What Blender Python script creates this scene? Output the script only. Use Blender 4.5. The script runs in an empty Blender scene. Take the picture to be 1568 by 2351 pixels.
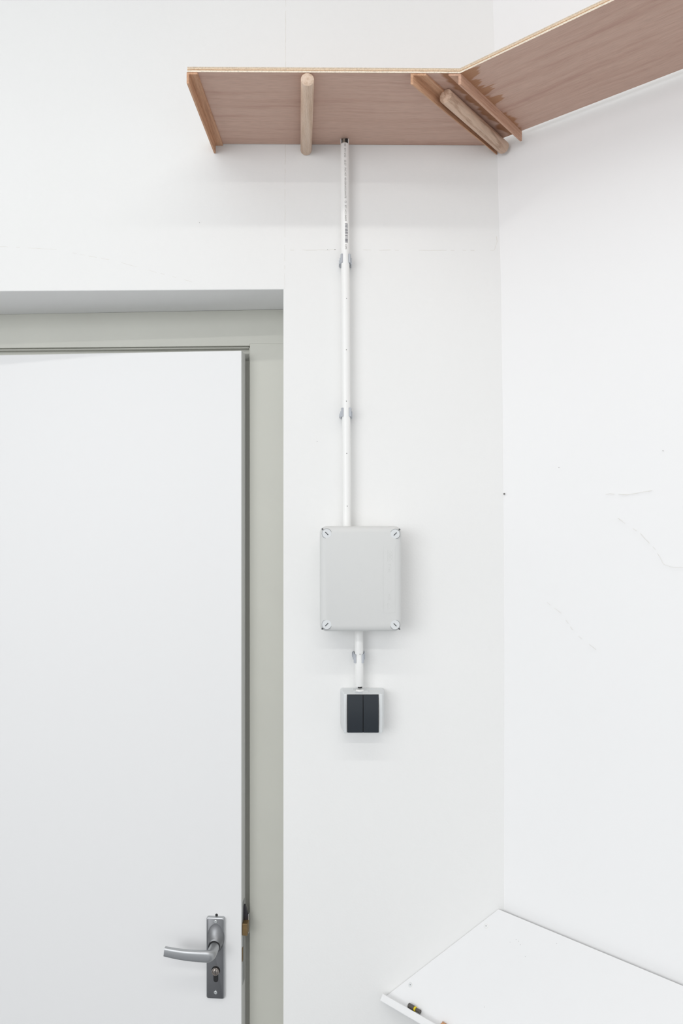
import bpy, bmesh, math, random
from mathutils import Vector, Matrix
random.seed(4)
R = math.radians
scene = bpy.context.scene
col = scene.collection

# ------------------------------------------------------------------ camera
ZC = 1.97                      # camera height above the floor
FPX = 1700.0                   # focal length in pixels of the 1568x2351 frame
D = 1.445                      # distance from camera to the back wall
cam_d = bpy.data.cameras.new('camera')
cam_d.sensor_fit = 'VERTICAL'
cam_d.sensor_height = 36.0
cam_d.sensor_width = 24.0
cam_d.lens = FPX / 2351.0 * 36.0
cam_d.clip_start = 0.02
cam = bpy.data.objects.new('camera', cam_d)
col.objects.link(cam)
cam.location = (0, 0, ZC)
cam.rotation_euler = (R(90), 0, 0)
scene.camera = cam

# ------------------------------------------------------------------ world and lamps
world = bpy.data.worlds.new('daylight')
scene.world = world
world.use_nodes = True
bg = world.node_tree.nodes['Background']
bg.inputs['Color'].default_value = (0.965, 0.985, 1.0, 1)
bg.inputs['Strength'].default_value = 0.76

def area(name, loc, rot, sx, sy, power, color=(1, 1, 1)):
    l = bpy.data.lights.new(name, 'AREA')
    l.shape = 'RECTANGLE'
    l.size = sx; l.size_y = sy
    l.energy = power
    l.color = color
    o = bpy.data.objects.new(name, l)
    col.objects.link(o)
    o.location = loc
    o.rotation_euler = rot
    return o

# two rows of ceiling tubes parallel to the door wall, and a tall window on the left
area('ceiling_tube_near', (-0.25, 0.12, 3.42), (0, 0, 0), 2.4, 0.07, 10, (1.0, 0.985, 0.96))
area('ceiling_tube_far', (-0.25, -1.15, 3.42), (0, 0, 0), 2.4, 0.07, 19, (1.0, 0.985, 0.96))
area('window_daylight', (-2.1, -2.6, 2.5), (R(80), 0, R(-36)), 2.4, 1.6, 52, (0.97, 0.985, 1.0))

scene.view_settings.view_transform = 'Standard'
scene.view_settings.look = 'None'
scene.view_settings.exposure = 0.09
scene.view_settings.gamma = 1.0
scene.view_settings.use_curve_mapping = False

# ------------------------------------------------------------------ helpers
def W(px, py, Y):
    """point at depth Y whose picture position is px, py"""
    return Vector(((px - 784.0) * Y / FPX, Y, ZC - (py - 1175.5) * Y / FPX))

def ray(px, py):
    return Vector(((px - 784.0) / FPX, 1.0, -(py - 1175.5) / FPX))

def on_plane(px, py, p0, n):
    d = ray(px, py); o = Vector((0, 0, ZC))
    return o + d * ((p0 - o).dot(n) / d.dot(n))

ROOTM = {}

def tag(o, label=None, cat=None, group=None, kind=None):
    if label: o['label'] = label
    if cat: o['category'] = cat
    if group: o['group'] = group
    if kind: o['kind'] = kind
    return o

def thing(name, label, cat, loc, rot=None, group=None, kind=None):
    o = bpy.data.objects.new(name, None)
    col.objects.link(o)
    o.empty_display_size = 0.05
    M = Matrix.Translation(Vector(loc))
    if rot is not None:
        M = M @ rot.to_4x4()
    o.matrix_world = M
    ROOTM[o] = M
    tag(o, label, cat, group, kind)
    return o

def obj(name, bm, mat, parent=None, local=False, smooth=False, label=None, angle=35):
    """link a bmesh as one mesh object. local=False: bmesh is in world space."""
    M = ROOTM.get(parent)
    if M is not None and not local:
        bm.transform(M.inverted())
    bmesh.ops.recalc_face_normals(bm, faces=bm.faces[:])
    me = bpy.data.meshes.new(name)
    bm.to_mesh(me); bm.free()
    mats = mat if isinstance(mat, (list, tuple)) else [mat]
    for m in mats: me.materials.append(m)
    if smooth:
        me.polygons.foreach_set('use_smooth', [True] * len(me.polygons))
        me.set_sharp_from_angle(angle=R(angle))
    o = bpy.data.objects.new(name, me)
    col.objects.link(o)
    if parent is not None:
        o.parent = parent
        ROOTM[o] = M if M is not None else Matrix.Identity(4)
    else:
        ROOTM[o] = Matrix.Identity(4)
    if label: o['label'] = label
    return o

def new(): return bmesh.new()

def add_hull8(bm, b, t, mi=0):
    """prism between two equal loops b and t"""
    vb = [bm.verts.new(p) for p in b]; vt = [bm.verts.new(p) for p in t]
    n = len(b); fs = []
    fs.append(bm.faces.new(vb[::-1])); fs.append(bm.faces.new(vt))
    for i in range(n):
        fs.append(bm.faces.new((vb[i], vb[(i + 1) % n], vt[(i + 1) % n], vt[i])))
    for f in fs: f.material_index = mi
    return fs

def box(bm, x0, x1, y0, y1, z0, z1, bev=0.0, seg=2, mi=0, edges=None):
    b = [(x0, y0, z0), (x1, y0, z0), (x1, y1, z0), (x0, y1, z0)]
    t = [(x0, y0, z1), (x1, y0, z1), (x1, y1, z1), (x0, y1, z1)]
    fs = add_hull8(bm, b, t, mi)
    if bev > 0:
        es = list({e for f in fs for e in f.edges})
        if edges: es = [e for e in es if edges(e)]
        bmesh.ops.bevel(bm, geom=es, offset=bev, segments=seg, profile=0.5, affect='EDGES', clamp_overlap=True)
    return bm

def frame_box(bm, o, ax, ay, az, x0, x1, y0, y1, z0, z1, bev=0.0, seg=2):
    """box in an oblique frame o, ax, ay, az"""
    P = lambda x, y, z: o + ax * x + ay * y + az * z
    b = [P(x0, y0, z0), P(x1, y0, z0), P(x1, y1, z0), P(x0, y1, z0)]
    t = [P(x0, y0, z1), P(x1, y0, z1), P(x1, y1, z1), P(x0, y1, z1)]
    fs = add_hull8(bm, b, t)
    if bev > 0:
        es = list({e for f in fs for e in f.edges})
        bmesh.ops.bevel(bm, geom=es, offset=bev, segments=seg, profile=0.5, affect='EDGES', clamp_overlap=True)

def lathe(bm, prof, M, n=24, mi=0, cap=True):
    """prof: list of (r, h) ; revolved about local z, placed by M"""
    rings = []
    for r, h in prof:
        rings.append([bm.verts.new(M @ Vector((r * math.cos(2 * math.pi * k / n), r * math.sin(2 * math.pi * k / n), h))) for k in range(n)])
    for a, b in zip(rings, rings[1:]):
        for k in range(n):
            bm.faces.new((a[k], a[(k + 1) % n], b[(k + 1) % n], b[k])).material_index = mi
    if cap:
        bm.faces.new(rings[0][::-1]).material_index = mi
        bm.faces.new(rings[-1]).material_index = mi

def axis_matrix(p, d, up=Vector((0, 0, 1))):
    """matrix at p with local z along d"""
    z = d.normalized()
    if abs(z.dot(up)) > 0.99: up = Vector((0, 1, 0))
    x = up.cross(z).normalized()
    y = z.cross(x)
    m = Matrix((x, y, z)).transposed().to_4x4()
    m.translation = p
    return m

def rounded_rect(x0, x1, z0, z1, r, n=6):
    pts = []
    for cx, cz, a0 in ((x1 - r, z1 - r, 0), (x0 + r, z1 - r, 90), (x0 + r, z0 + r, 180), (x1 - r, z0 + r, 270)):
        for k in range(n + 1):
            a = R(a0 + 90.0 * k / n)
            pts.append((cx + r * math.cos(a), cz + r * math.sin(a)))
    return pts

def loft(bm, loops, cap0=True, cap1=True, mi=0):
    rs = [[bm.verts.new(p) for p in lp] for lp in loops]
    n = len(rs[0])
    for a, b in zip(rs, rs[1:]):
        for k in range(n):
            bm.faces.new((a[k], a[(k + 1) % n], b[(k + 1) % n], b[k])).material_index = mi
    if cap0: bm.faces.new(rs[0][::-1]).material_index = mi
    if cap1: bm.faces.new(rs[-1]).material_index = mi

def ribbon(bm, pts, w, nrm):
    """thin raised hairline along a polyline"""
    n = nrm.normalized()
    for a, b in zip(pts, pts[1:]):
        d = (b - a).normalized(); s = d.cross(n) * w * 0.5
        lo = [a - s, a + s, b + s, b - s]
        add_hull8(bm, [p - n * 0.0002 for p in lo], [p + n * 0.00012 for p in lo])

def text_bm(s, length, height, depth):
    """a word as mesh, x from 0 to length, y from 0 to height"""
    c = bpy.data.curves.new('lettering', 'FONT')
    c.body = s; c.size = 1.0; c.resolution_u = 3
    o = bpy.data.objects.new('lettering', c)
    col.objects.link(o)
    bpy.context.view_layer.update()
    dg = bpy.context.evaluated_depsgraph_get()
    me = bpy.data.meshes.new_from_object(o.evaluated_get(dg))
    bpy.data.objects.remove(o); bpy.data.curves.remove(c)
    bm = bmesh.new(); bm.from_mesh(me); bpy.data.meshes.remove(me)
    xs = [v.co.x for v in bm.verts]; ys = [v.co.y for v in bm.verts]
    x0, x1, y0, y1 = min(xs), max(xs), min(ys), max(ys)
    for v in bm.verts:
        v.co.x = (v.co.x - x0) / (x1 - x0) * length
        v.co.y = (v.co.y - y0) / (y1 - y0) * height
        v.co.z = 0
    if depth > 0:
        r = bmesh.ops.extrude_face_region(bm, geom=bm.faces[:])
        for g in r['geom']:
            if isinstance(g, bmesh.types.BMVert): g.co.z = depth
    return bm

def merge(dst, src):
    me = bpy.data.meshes.new('tmp'); src.to_mesh(me); src.free()
    dst.from_mesh(me); bpy.data.meshes.remove(me)

# ------------------------------------------------------------------ materials
def srgb(r, g, b):
    f = lambda c: (c / 255 / 12.92) if c <= 10 else ((c / 255 + 0.055) / 1.055) ** 2.4
    return (f(r), f(g), f(b), 1)

def mat(name, color, rough=0.5, metal=0.0, bump=0.0, bscale=300, var=0.0, vscale=3, spec=0.5):
    m = bpy.data.materials.new(name); m.use_nodes = True
    nt = m.node_tree; p = nt.nodes['Principled BSDF']
    p.inputs['Base Color'].default_value = color
    p.inputs['Roughness'].default_value = rough
    p.inputs['Metallic'].default_value = metal
    p.inputs['Specular IOR Level'].default_value = spec
    tc = nt.nodes.new('ShaderNodeTexCoord')
    if var > 0:
        n = nt.nodes.new('ShaderNodeTexNoise'); n.inputs['Scale'].default_value = vscale
        n.inputs['Detail'].default_value = 4
        nt.links.new(tc.outputs['Object'], n.inputs['Vector'])
        r = nt.nodes.new('ShaderNodeValToRGB')
        r.color_ramp.elements[0].position = 0.3; r.color_ramp.elements[1].position = 0.7
        r.color_ramp.elements[0].color = tuple(c * (1 - var) for c in color[:3]) + (1,)
        r.color_ramp.elements[1].color = tuple(min(1, c * (1 + var)) for c in color[:3]) + (1,)
        nt.links.new(n.outputs['Fac'], r.inputs['Fac'])
        nt.links.new(r.outputs['Color'], p.inputs['Base Color'])
    if bump > 0:
        n = nt.nodes.new('ShaderNodeTexNoise'); n.inputs['Scale'].default_value = bscale
        n.inputs['Detail'].default_value = 3
        nt.links.new(tc.outputs['Object'], n.inputs['Vector'])
        b = nt.nodes.new('ShaderNodeBump'); b.inputs['Strength'].default_value = bump
        b.inputs['Distance'].default_value = 0.001
        nt.links.new(n.outputs['Fac'], b.inputs['Height'])
        nt.links.new(b.outputs['Normal'], p.inputs['Normal'])
    return m

def wood(name, stops, ang=0.0, along=2.5, across=70.0, rough=0.6, wav=0.35, stain=None, pores=0.25, axis='X'):
    """grain runs along direction ang (radians about z); stops: list of (pos, colour)"""
    m = bpy.data.materials.new(name); m.use_nodes = True
    nt = m.node_tree; N = nt.nodes; L = nt.links
    p = N['Principled BSDF']; p.inputs['Roughness'].default_value = rough
    p.inputs['Specular IOR Level'].default_value = 0.3
    tc = N.new('ShaderNodeTexCoord')
    rot = N.new('ShaderNodeVectorRotate'); rot.rotation_type = 'Z_AXIS'
    rot.inputs['Angle'].default_value = -ang
    L.new(tc.outputs['Object'], rot.inputs['Vector'])
    # slow wander of the figure
    w = N.new('ShaderNodeTexNoise'); w.inputs['Scale'].default_value = 5.0; w.inputs['Detail'].default_value = 2
    L.new(rot.outputs['Vector'], w.inputs['Vector'])
    wm = N.new('ShaderNodeVectorMath'); wm.operation = 'SCALE'; wm.inputs['Scale'].default_value = wav * 0.1
    L.new(w.outputs['Color'], wm.inputs[0])
    ad = N.new('ShaderNodeVectorMath'); ad.operation = 'ADD'
    L.new(rot.outputs['Vector'], ad.inputs[0]); L.new(wm.outputs['Vector'], ad.inputs[1])
    mp = N.new('ShaderNodeVectorMath'); mp.operation = 'MULTIPLY'
    mp.inputs[1].default_value = (along, across, across)
    L.new(ad.outputs['Vector'], mp.inputs[0])
    n1 = N.new('ShaderNodeTexNoise'); n1.inputs['Scale'].default_value = 1.0
    n1.inputs['Detail'].default_value = 6; n1.inputs['Roughness'].default_value = 0.6
    L.new(mp.outputs['Vector'], n1.inputs['Vector'])
    cr = N.new('ShaderNodeValToRGB')
    els = cr.color_ramp.elements
    while len(els) < len(stops): els.new(0.5)
    for e, (pos, c) in zip(els, stops):
        e.position = pos; e.color = c
    L.new(n1.outputs['Fac'], cr.inputs['Fac'])
    colr = cr.outputs['Color']
    # fine pores
    mp2 = N.new('ShaderNodeVectorMath'); mp2.operation = 'MULTIPLY'
    mp2.inputs[1].default_value = (along * 16, across * 14, across * 14)
    L.new(rot.outputs['Vector'], mp2.inputs[0])
    n2 = N.new('ShaderNodeTexNoise'); n2.inputs['Scale'].default_value = 1.0; n2.inputs['Detail'].default_value = 2
    L.new(mp2.outputs['Vector'], n2.inputs['Vector'])
    rr = N.new('ShaderNodeMapRange'); rr.inputs['From Min'].default_value = 0.25; rr.inputs['From Max'].default_value = 0.6
    rr.inputs['To Min'].default_value = 1 - pores; rr.inputs['To Max'].default_value = 1.0
    L.new(n2.outputs['Fac'], rr.inputs['Value'])
    mx = N.new('ShaderNodeMix'); mx.data_type = 'RGBA'; mx.blend_type = 'MULTIPLY'; mx.inputs['Factor'].default_value = 1.0
    L.new(colr, mx.inputs['A']); L.new(rr.outputs['Result'], mx.inputs['B'])
    colr = mx.outputs['Result']
    if stain:
        # glue run out of a joint: stain = dict(nrm, off, reach, dirx, diry, gap, col, strength)
        def dot(v, off):
            a = N.new('ShaderNodeVectorMath'); a.operation = 'DOT_PRODUCT'
            L.new(tc.outputs['Object'], a.inputs[0]); a.inputs[1].default_value = v
            s = N.new('ShaderNodeMath'); s.operation = 'SUBTRACT'; s.inputs[1].default_value = off
            L.new(a.outputs['Value'], s.inputs[0]); return s.outputs[0]
        dist = dot(stain['nrm'], stain['off'])
        mp3 = N.new('ShaderNodeVectorMath'); mp3.operation = 'MULTIPLY'
        mp3.inputs[1].default_value = (7, 55, 55)
        L.new(rot.outputs['Vector'], mp3.inputs[0])
        n3 = N.new('ShaderNodeTexNoise'); n3.inputs['Scale'].default_value = 1.0; n3.inputs['Detail'].default_value = 5
        L.new(mp3.outputs['Vector'], n3.inputs['Vector'])
        th = N.new('ShaderNodeMapRange'); th.inputs['From Min'].default_value = 0.32; th.inputs['From Max'].default_value = 0.68
        th.inputs['To Min'].default_value = stain['reach'][0]; th.inputs['To Max'].default_value = stain['reach'][1]
        th.clamp = False
        L.new(n3.outputs['Fac'], th.inputs['Value'])
        # fades out toward the end of the run
        al = dot(stain['along'], stain['aoff'])
        fa = N.new('ShaderNodeMapRange'); fa.inputs['From Min'].default_value = stain['fade'][0]; fa.inputs['From Max'].default_value = stain['fade'][1]
        fa.inputs['To Min'].default_value = 1.0; fa.inputs['To Max'].default_value = 0.0
        L.new(al, fa.inputs['Value'])
        tm = N.new('ShaderNodeMath'); tm.operation = 'MULTIPLY'
        L.new(th.outputs['Result'], tm.inputs[0]); L.new(fa.outputs['Result'], tm.inputs[1])
        df = N.new('ShaderNodeMath'); df.operation = 'SUBTRACT'
        L.new(tm.outputs[0], df.inputs[0]); L.new(dist, df.inputs[1])
        ma = N.new('ShaderNodeMapRange'); ma.inputs['From Min'].default_value = -0.002; ma.inputs['From Max'].default_value = 0.003
        ma.inputs['To Max'].default_value = stain['strength']
        L.new(df.outputs[0], ma.inputs['Value'])
        ms = N.new('ShaderNodeMix'); ms.data_type = 'RGBA'; ms.blend_type = 'MULTIPLY'
        L.new(ma.outputs['Result'], ms.inputs['Factor'])
        L.new(colr, ms.inputs['A']); ms.inputs['B'].default_value = stain['col']
        colr = ms.outputs['Result']
    L.new(colr, p.inputs['Base Color'])
    b = N.new('ShaderNodeBump'); b.inputs['Strength'].default_value = 0.25; b.inputs['Distance'].default_value = 0.0006
    L.new(n2.outputs['Fac'], b.inputs['Height']); L.new(b.outputs['Normal'], p.inputs['Normal'])
    return m

def ply_edge(name, z0, thick, ang):
    """edge of plywood: layers by height"""
    m = bpy.data.materials.new(name); m.use_nodes = True
    nt = m.node_tree; N = nt.nodes; L = nt.links
    p = N['Principled BSDF']; p.inputs['Roughness'].default_value = 0.75
    p.inputs['Specular IOR Level'].default_value = 0.2
    tc = N.new('ShaderNodeTexCoord')
    sx = N.new('ShaderNodeSeparateXYZ'); L.new(tc.outputs['Object'], sx.inputs[0])
    n = N.new('ShaderNodeTexNoise'); n.inputs['Scale'].default_value = 45; n.inputs['Detail'].default_value = 4
    L.new(tc.outputs['Object'], n.inputs['Vector'])
    mr = N.new('ShaderNodeMapRange'); mr.inputs['From Min'].default_value = z0; mr.inputs['From Max'].default_value = z0 + thick
    L.new(sx.outputs['Z'], mr.inputs['Value'])
    w = N.new('ShaderNodeMath'); w.operation = 'MULTIPLY_ADD'; w.inputs[1].default_value = 0.12; w.inputs[2].default_value = -0.06
    L.new(n.outputs['Fac'], w.inputs[0])
    a = N.new('ShaderNodeMath'); a.operation = 'ADD'
    L.new(mr.outputs['Result'], a.inputs[0]); L.new(w.outputs[0], a.inputs[1])
    cr = N.new('ShaderNodeValToRGB'); cr.color_ramp.interpolation = 'LINEAR'
    st = [(0.0, srgb(238, 226, 208)), (0.30, srgb(236, 222, 203)), (0.36, srgb(186, 148, 112)), (0.46, srgb(196, 158, 122)),
          (0.52, srgb(226, 204, 178)), (0.74, srgb(224, 201, 174)), (0.80, srgb(206, 186, 164)), (1.0, srgb(222, 210, 194))]
    e = cr.color_ramp.elements
    while len(e) < len(st): e.new(0.5)
    for x, (q, c) in zip(e, st): x.position = q; x.color = c
    L.new(a.outputs[0], cr.inputs['Fac'])
    n2 = N.new('ShaderNodeTexNoise'); n2.inputs['Scale'].default_value = 420; n2.inputs['Detail'].default_value = 3
    L.new(tc.outputs['Object'], n2.inputs['Vector'])
    mr2 = N.new('ShaderNodeMapRange'); mr2.inputs['From Min'].default_value = 0.3; mr2.inputs['From Max'].default_value = 0.6
    mr2.inputs['To Min'].default_value = 0.78; mr2.inputs['To Max'].default_value = 1.0
    L.new(n2.outputs['Fac'], mr2.inputs['Value'])
    mx = N.new('ShaderNodeMix'); mx.data_type = 'RGBA'; mx.blend_type = 'MULTIPLY'; mx.inputs['Factor'].default_value = 1
    L.new(cr.outputs['Color'], mx.inputs['A']); L.new(mr2.outputs['Result'], mx.inputs['B'])
    L.new(mx.outputs['Result'], p.inputs['Base Color'])
    b = N.new('ShaderNodeBump'); b.inputs['Strength'].default_value = 0.6; b.inputs['Distance'].default_value = 0.0008
    L.new(n2.outputs['Fac'], b.inputs['Height']); L.new(b.outputs['Normal'], p.inputs['Normal'])
    return m

def grey(v): return (v, v, v, 1)
M_wall = mat('wall_paint', (0.845, 0.845, 0.835, 1), 0.75, bump=0.22, bscale=260, var=0.006, vscale=4, spec=0.25)
M_wallr = mat('wall_paint_smooth', (0.885, 0.885, 0.885, 1), 0.7, bump=0.08, bscale=180, var=0.005, vscale=3, spec=0.25)
M_ceil = mat('ceiling_paint', (0.68, 0.68, 0.68, 1), 0.8, bump=0.05)
M_floor = mat('floor_concrete', (0.30, 0.31, 0.325, 1), 0.5, bump=0.1, bscale=60, var=0.06, vscale=2)
M_crack = mat('hairline_shade', srgb(222, 219, 212), 0.8, bump=0.1)
M_mark = mat('pencil_mark', srgb(120, 118, 116), 0.8, bump=0.1)
M_door = mat('door_lacquer', (0.83, 0.83, 0.83, 1), 0.45, bump=0.04, bscale=30, spec=0.35)
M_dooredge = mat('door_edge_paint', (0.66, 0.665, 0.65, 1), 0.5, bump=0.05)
M_frame = mat('frame_paint', (0.565, 0.565, 0.51, 1), 0.4, bump=0.10, bscale=90, var=0.02, vscale=8)
M_alu = mat('satin_aluminium', (0.50, 0.51, 0.52, 1), 0.44, 1.0, bump=0.03, bscale=900)
M_aludark = mat('plate_dim_reflection', (0.25, 0.253, 0.262, 1), 0.42, 1.0, bump=0.04, bscale=900)  # aluminium darkened: dim room reflection put into the colour
M_steel = mat('bright_screw', (0.7, 0.72, 0.72, 1), 0.25, 1.0, bump=0.03)
M_nickel = mat('nickel_cylinder', (0.40, 0.36, 0.33, 1), 0.25, 1.0, bump=0.03)
M_black = mat('black_recess', (0.012, 0.012, 0.013, 1), 0.6, bump=0.05)
M_brass = mat('worn_brass', (0.22, 0.145, 0.065, 1), 0.45, 0.5, bump=0.15, bscale=120, var=0.12, vscale=90)
M_darksteel = mat('dark_steel', (0.08, 0.075, 0.085, 1), 0.45, 0.8, bump=0.1)
M_pvc = mat('white_pvc', (0.88, 0.88, 0.865, 1), 0.32, bump=0.02, bscale=80, spec=0.45)
M_print = mat('grey_print', srgb(146, 142, 138), 0.6, bump=0.02)
M_bar = mat('barcode_print', srgb(124, 124, 130), 0.6, bump=0.02)
M_clip = mat('clip_grey_plastic', srgb(186, 190, 196), 0.5, bump=0.04)
M_box = mat('box_grey_plastic', (0.655, 0.66, 0.65, 1), 0.5, bump=0.06, bscale=700, spec=0.4)
M_boxscrew = mat('box_screw_plastic', (0.70, 0.72, 0.73, 1), 0.42, bump=0.04)
M_slot = mat('slot_dark', srgb(78, 80, 82), 0.6, bump=0.05)
M_rim = mat('screw_rim_shade', srgb(150, 154, 157), 0.5, bump=0.03)
M_switch = mat('switch_white_plastic', (0.68, 0.70, 0.705, 1), 0.38, bump=0.03)
M_rocker = mat('anthracite_plastic', (0.019, 0.025, 0.032, 1), 0.42, bump=0.05, bscale=500, spec=0.4)
M_ledge = mat('ledge_white_paint', (0.80, 0.805, 0.81, 1), 0.5, bump=0.05, bscale=60, var=0.004, vscale=12)
M_bit = mat('dark_grey_metal', srgb(92, 88, 84), 0.5, 0.3, bump=0.08)
M_yellow = mat('yellow_band', srgb(226, 200, 20), 0.45, bump=0.03)
M_cable = mat('grey_cable', srgb(152, 143, 131), 0.5, bump=0.03)

# ------------------------------------------------------------------ room shell
DIR = Vector((0.7334, -0.6798, 0.0)).normalized()      # right wall and right shelf run this way
NRM = Vector((-0.6798, -0.7334, 0.0)).normalized()     # into the room, off the right wall
ZTOP = 3.5
corner_px = [(1131.5, -700), (1131.5, 0), (1135, 110), (1141, 330), (1146, 520), (1150, 640), (1154.5, 960), (1157, 1300), (1158, 1500), (1157, 2090), (1157, 3493)]
corner = []
for (px, py) in corner_px:
    p = W(px, py, D)
    corner.append((p.x, min(max(p.z, 0.0), ZTOP)))
corner[0] = (corner[0][0], ZTOP); corner[-1] = (corner[-1][0], 0.0)

XO = -0.1135       # right edge of the door opening
XL = -1.16         # left edge of the door opening
hz_r = ZC + 0.4343
hz_l = ZC + 0.4275
bm = new()
T = 0.24
def prism_xz(bm, pts, y0, y1):
    add_hull8(bm, [(x, y0, z) for x, z in pts], [(x, y1, z) for x, z in pts])
# right part of the wall, with the slightly wavering corner
pts = [(XO, 0.0)] + [(x, z) for x, z in corner[::-1]] + [(XO, ZTOP), (XO, hz_r)]
prism_xz(bm, pts, D, D + T)
prism_xz(bm, [(XL, hz_l), (XO, hz_r), (XO, ZTOP), (XL, ZTOP)], D, D + T)
prism_xz(bm, [(-3.2, 0), (XL, 0), (XL, hz_l), (XL, ZTOP), (-3.2, ZTOP)], D, D + T)
bmesh.ops.remove_doubles(bm, verts=bm.verts[:], dist=1e-6)
# drop the inner faces where the three parts meet
bm.faces.ensure_lookup_table()
seen = {}
for f in list(bm.faces):
    k = tuple(sorted(v.index for v in f.verts))
    seen.setdefault(k, []).append(f)
dead = [f for fs in seen.values() if len(fs) > 1 for f in fs]
bmesh.ops.delete(bm, geom=dead, context='FACES_ONLY')
es = [e for e in bm.edges if all(abs(v.co.y - D) < 1e-5 for v in e.verts) and
      (all(abs(v.co.x - XO) < 1e-5 and v.co.z < hz_r + 1e-4 for v in e.verts) or
       (abs(e.verts[0].co.x - e.verts[1].co.x) > 0.5 and all(hz_l - 1e-4 < v.co.z < hz_r + 1e-4 for v in e.verts)))]
bmesh.ops.recalc_face_normals(bm, faces=bm.faces[:])
bmesh.ops.bevel(bm, geom=es, offset=0.0016, segments=3, profile=0.5, affect='EDGES', clamp_overlap=True)
wall_back = obj('wall_back', bm, M_wall)
tag(wall_back, 'white painted back wall with the grey door opening', 'wall', kind='structure')

bm = new()
outer = -NRM * 0.15
L_R = 3.2
prev = None
cols_a, cols_b, cols_c, cols_d = [], [], [], []
for (x, z) in corner:
    a = Vector((x, D, z)); b = a + DIR * L_R
    cols_a.append(bm.verts.new(a)); cols_b.append(bm.verts.new(b))
    cols_c.append(bm.verts.new(b + outer)); cols_d.append(bm.verts.new(a + outer + Vector((0.0, 0.0, 0))))
n = len(cols_a)
for i in range(n - 1):
    for A, B in ((cols_a, cols_b), (cols_b, cols_c), (cols_c, cols_d), (cols_d, cols_a)):
        bm.faces.new((A[i], B[i], B[i + 1], A[i + 1]))
bm.faces.new((cols_a[0], cols_b[0], cols_c[0], cols_d[0]))
bm.faces.new((cols_a[-1], cols_d[-1], cols_c[-1], cols_b[-1]))
wall_right = obj('wall_right', bm, M_wallr, smooth=True, angle=20)
tag(wall_right, 'white right wall meeting the back wall at an obtuse corner', 'wall', kind='structure')

bm = new(); box(bm, -3.2, 3.2, -4.0, D + T, -0.1, 0.0)
tag(obj('floor', bm, M_floor), 'grey concrete floor of the room', 'floor', kind='structure')
bm = new(); box(bm, -3.2, 3.2, -4.0, D + T, ZTOP, ZTOP + 0.1)
tag(obj('ceiling', bm, M_ceil), 'white ceiling above the shelf', 'ceiling', kind='structure')

bm = new()  # unseen enclosure added behind the door, keeps daylight out of its gap
box(bm, -1.30, 0.10, D + T + 0.70, D + T + 0.78, 0, ZTOP)
box(bm, -1.36, -1.30, D + T, D + T + 0.78, 0, ZTOP)
box(bm, 0.10, 0.16, D + T, D + T + 0.78, 0, ZTOP)
box(bm, -1.36, 0.16, D + T, D + T + 0.78, 2.70, 2.78)
tag(obj('wall_light_block', bm, M_wall), 'unseen white enclosure added behind the door to block stray daylight', 'wall', kind='structure')

# hairlines and filler seams in the plaster
Fy = Vector((0, -1, 0))
def seam(parent, pxs, w=0.0008, plane=None, broken=0.0, name='plaster_crack', m=None):
    pts = []
    for i in range(len(pxs) - 1):
        (xa, ya), (xb, yb) = pxs[i], pxs[i + 1]
        k = max(1, int(math.hypot(xb - xa, yb - ya) / 9))
        for j in range(k):
            t = j / k
            pts.append((xa + (xb - xa) * t + random.uniform(-0.5, 0.5), ya + (yb - ya) * t + random.uniform(-0.5, 0.5)))
    pts.append(pxs[-1])
    p0, nn = plane
    P = [on_plane(x, y, p0, nn) for x, y in pts]
    bm = new()
    for a, b in zip(P, P[1:]):
        if random.random() < broken: continue
        ribbon(bm, [a, b], w * random.uniform(0.5, 1.1), nn)
    return obj(name, bm, m or M_crack, parent)
PB = (Vector((0, D, 0)), Fy)
PR = (Vector((corner[5][0], D, ZC)), NRM)
seam(wall_back, [(656, -20), (655, 160)], 0.0008, PB, 0.06)
seam(wall_back, [(655, 332), (654.5, 480), (653.5, 664)], 0.0007, PB, 0.1)
seam(wall_back, [(656, 574), (780, 574)], 0.0007, PB, 0.55)
seam(wall_back, [(806, 574), (1135, 575)], 0.0007, PB, 0.5)
seam(wall_back, [(1135, 574), (1141, 556), (1140, 543)], 0.0009, PB, 0.3)
seam(wall_back, [(0, 566), (120, 572), (260, 598), (450, 650)], 0.0005, PB, 0.45)
seam(wall_right, [(1362, 1139), (1400, 1134), (1440, 1136), (1497, 1126)], 0.0007, PR, 0.2)
seam(wall_right, [(1418, 1190), (1470, 1225), (1505, 1262), (1524, 1296), (1540, 1302), (1568, 1303)], 0.0006, PR, 0.3)
seam(wall_right, [(1248, 1377), (1288, 1408), (1320, 1455), (1368, 1492)], 0.0006, PR, 0.3)
seam(wall_right, [(1255, 548), (1340, 520), (1450, 496), (1568, 462)], 0.0006, PR, 0.5)
def dot_mark(parent, px, py, r, plane, m=None, name='speck'):
    p = on_plane(px, py, *plane)
    bm = new()
    lathe(bm, [(r, -0.0003), (r, 0.00015)], axis_matrix(p, plane[1]), 8)
    return obj(name, bm, m or M_mark, parent)
for x, y, r in ((752, 573, 0.0006), (769, 573, 0.0009), (458, 511, 0.0006), (728, 1014, 0.0006), (1117, 2126, 0.0001)):
    if r > 0.0005: dot_mark(wall_back, x, y, r, PB)
for x, y, r in ((1347, 383, 0.0012), (1522, 1035, 0.0007), (1283, 1073, 0.0006)):
    dot_mark(wall_right, x, y, r, PR)
dot_mark(wall_right, 1157.5, 1134, 0.002, PR, M_mark, 'corner_chip')

# ------------------------------------------------------------------ door frame and door
YF = 1.586
rotF = Matrix.Rotation(R(-2.4), 3, 'Z')
frame = thing('trim_1', 'grey-green painted wooden door frame set back in the white wall', 'door frame', (XO - 0.002, YF, 0), rotF, kind='structure')
hb = ZC + 0.357; ht = ZC + 0.4335
bm = new()
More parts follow.
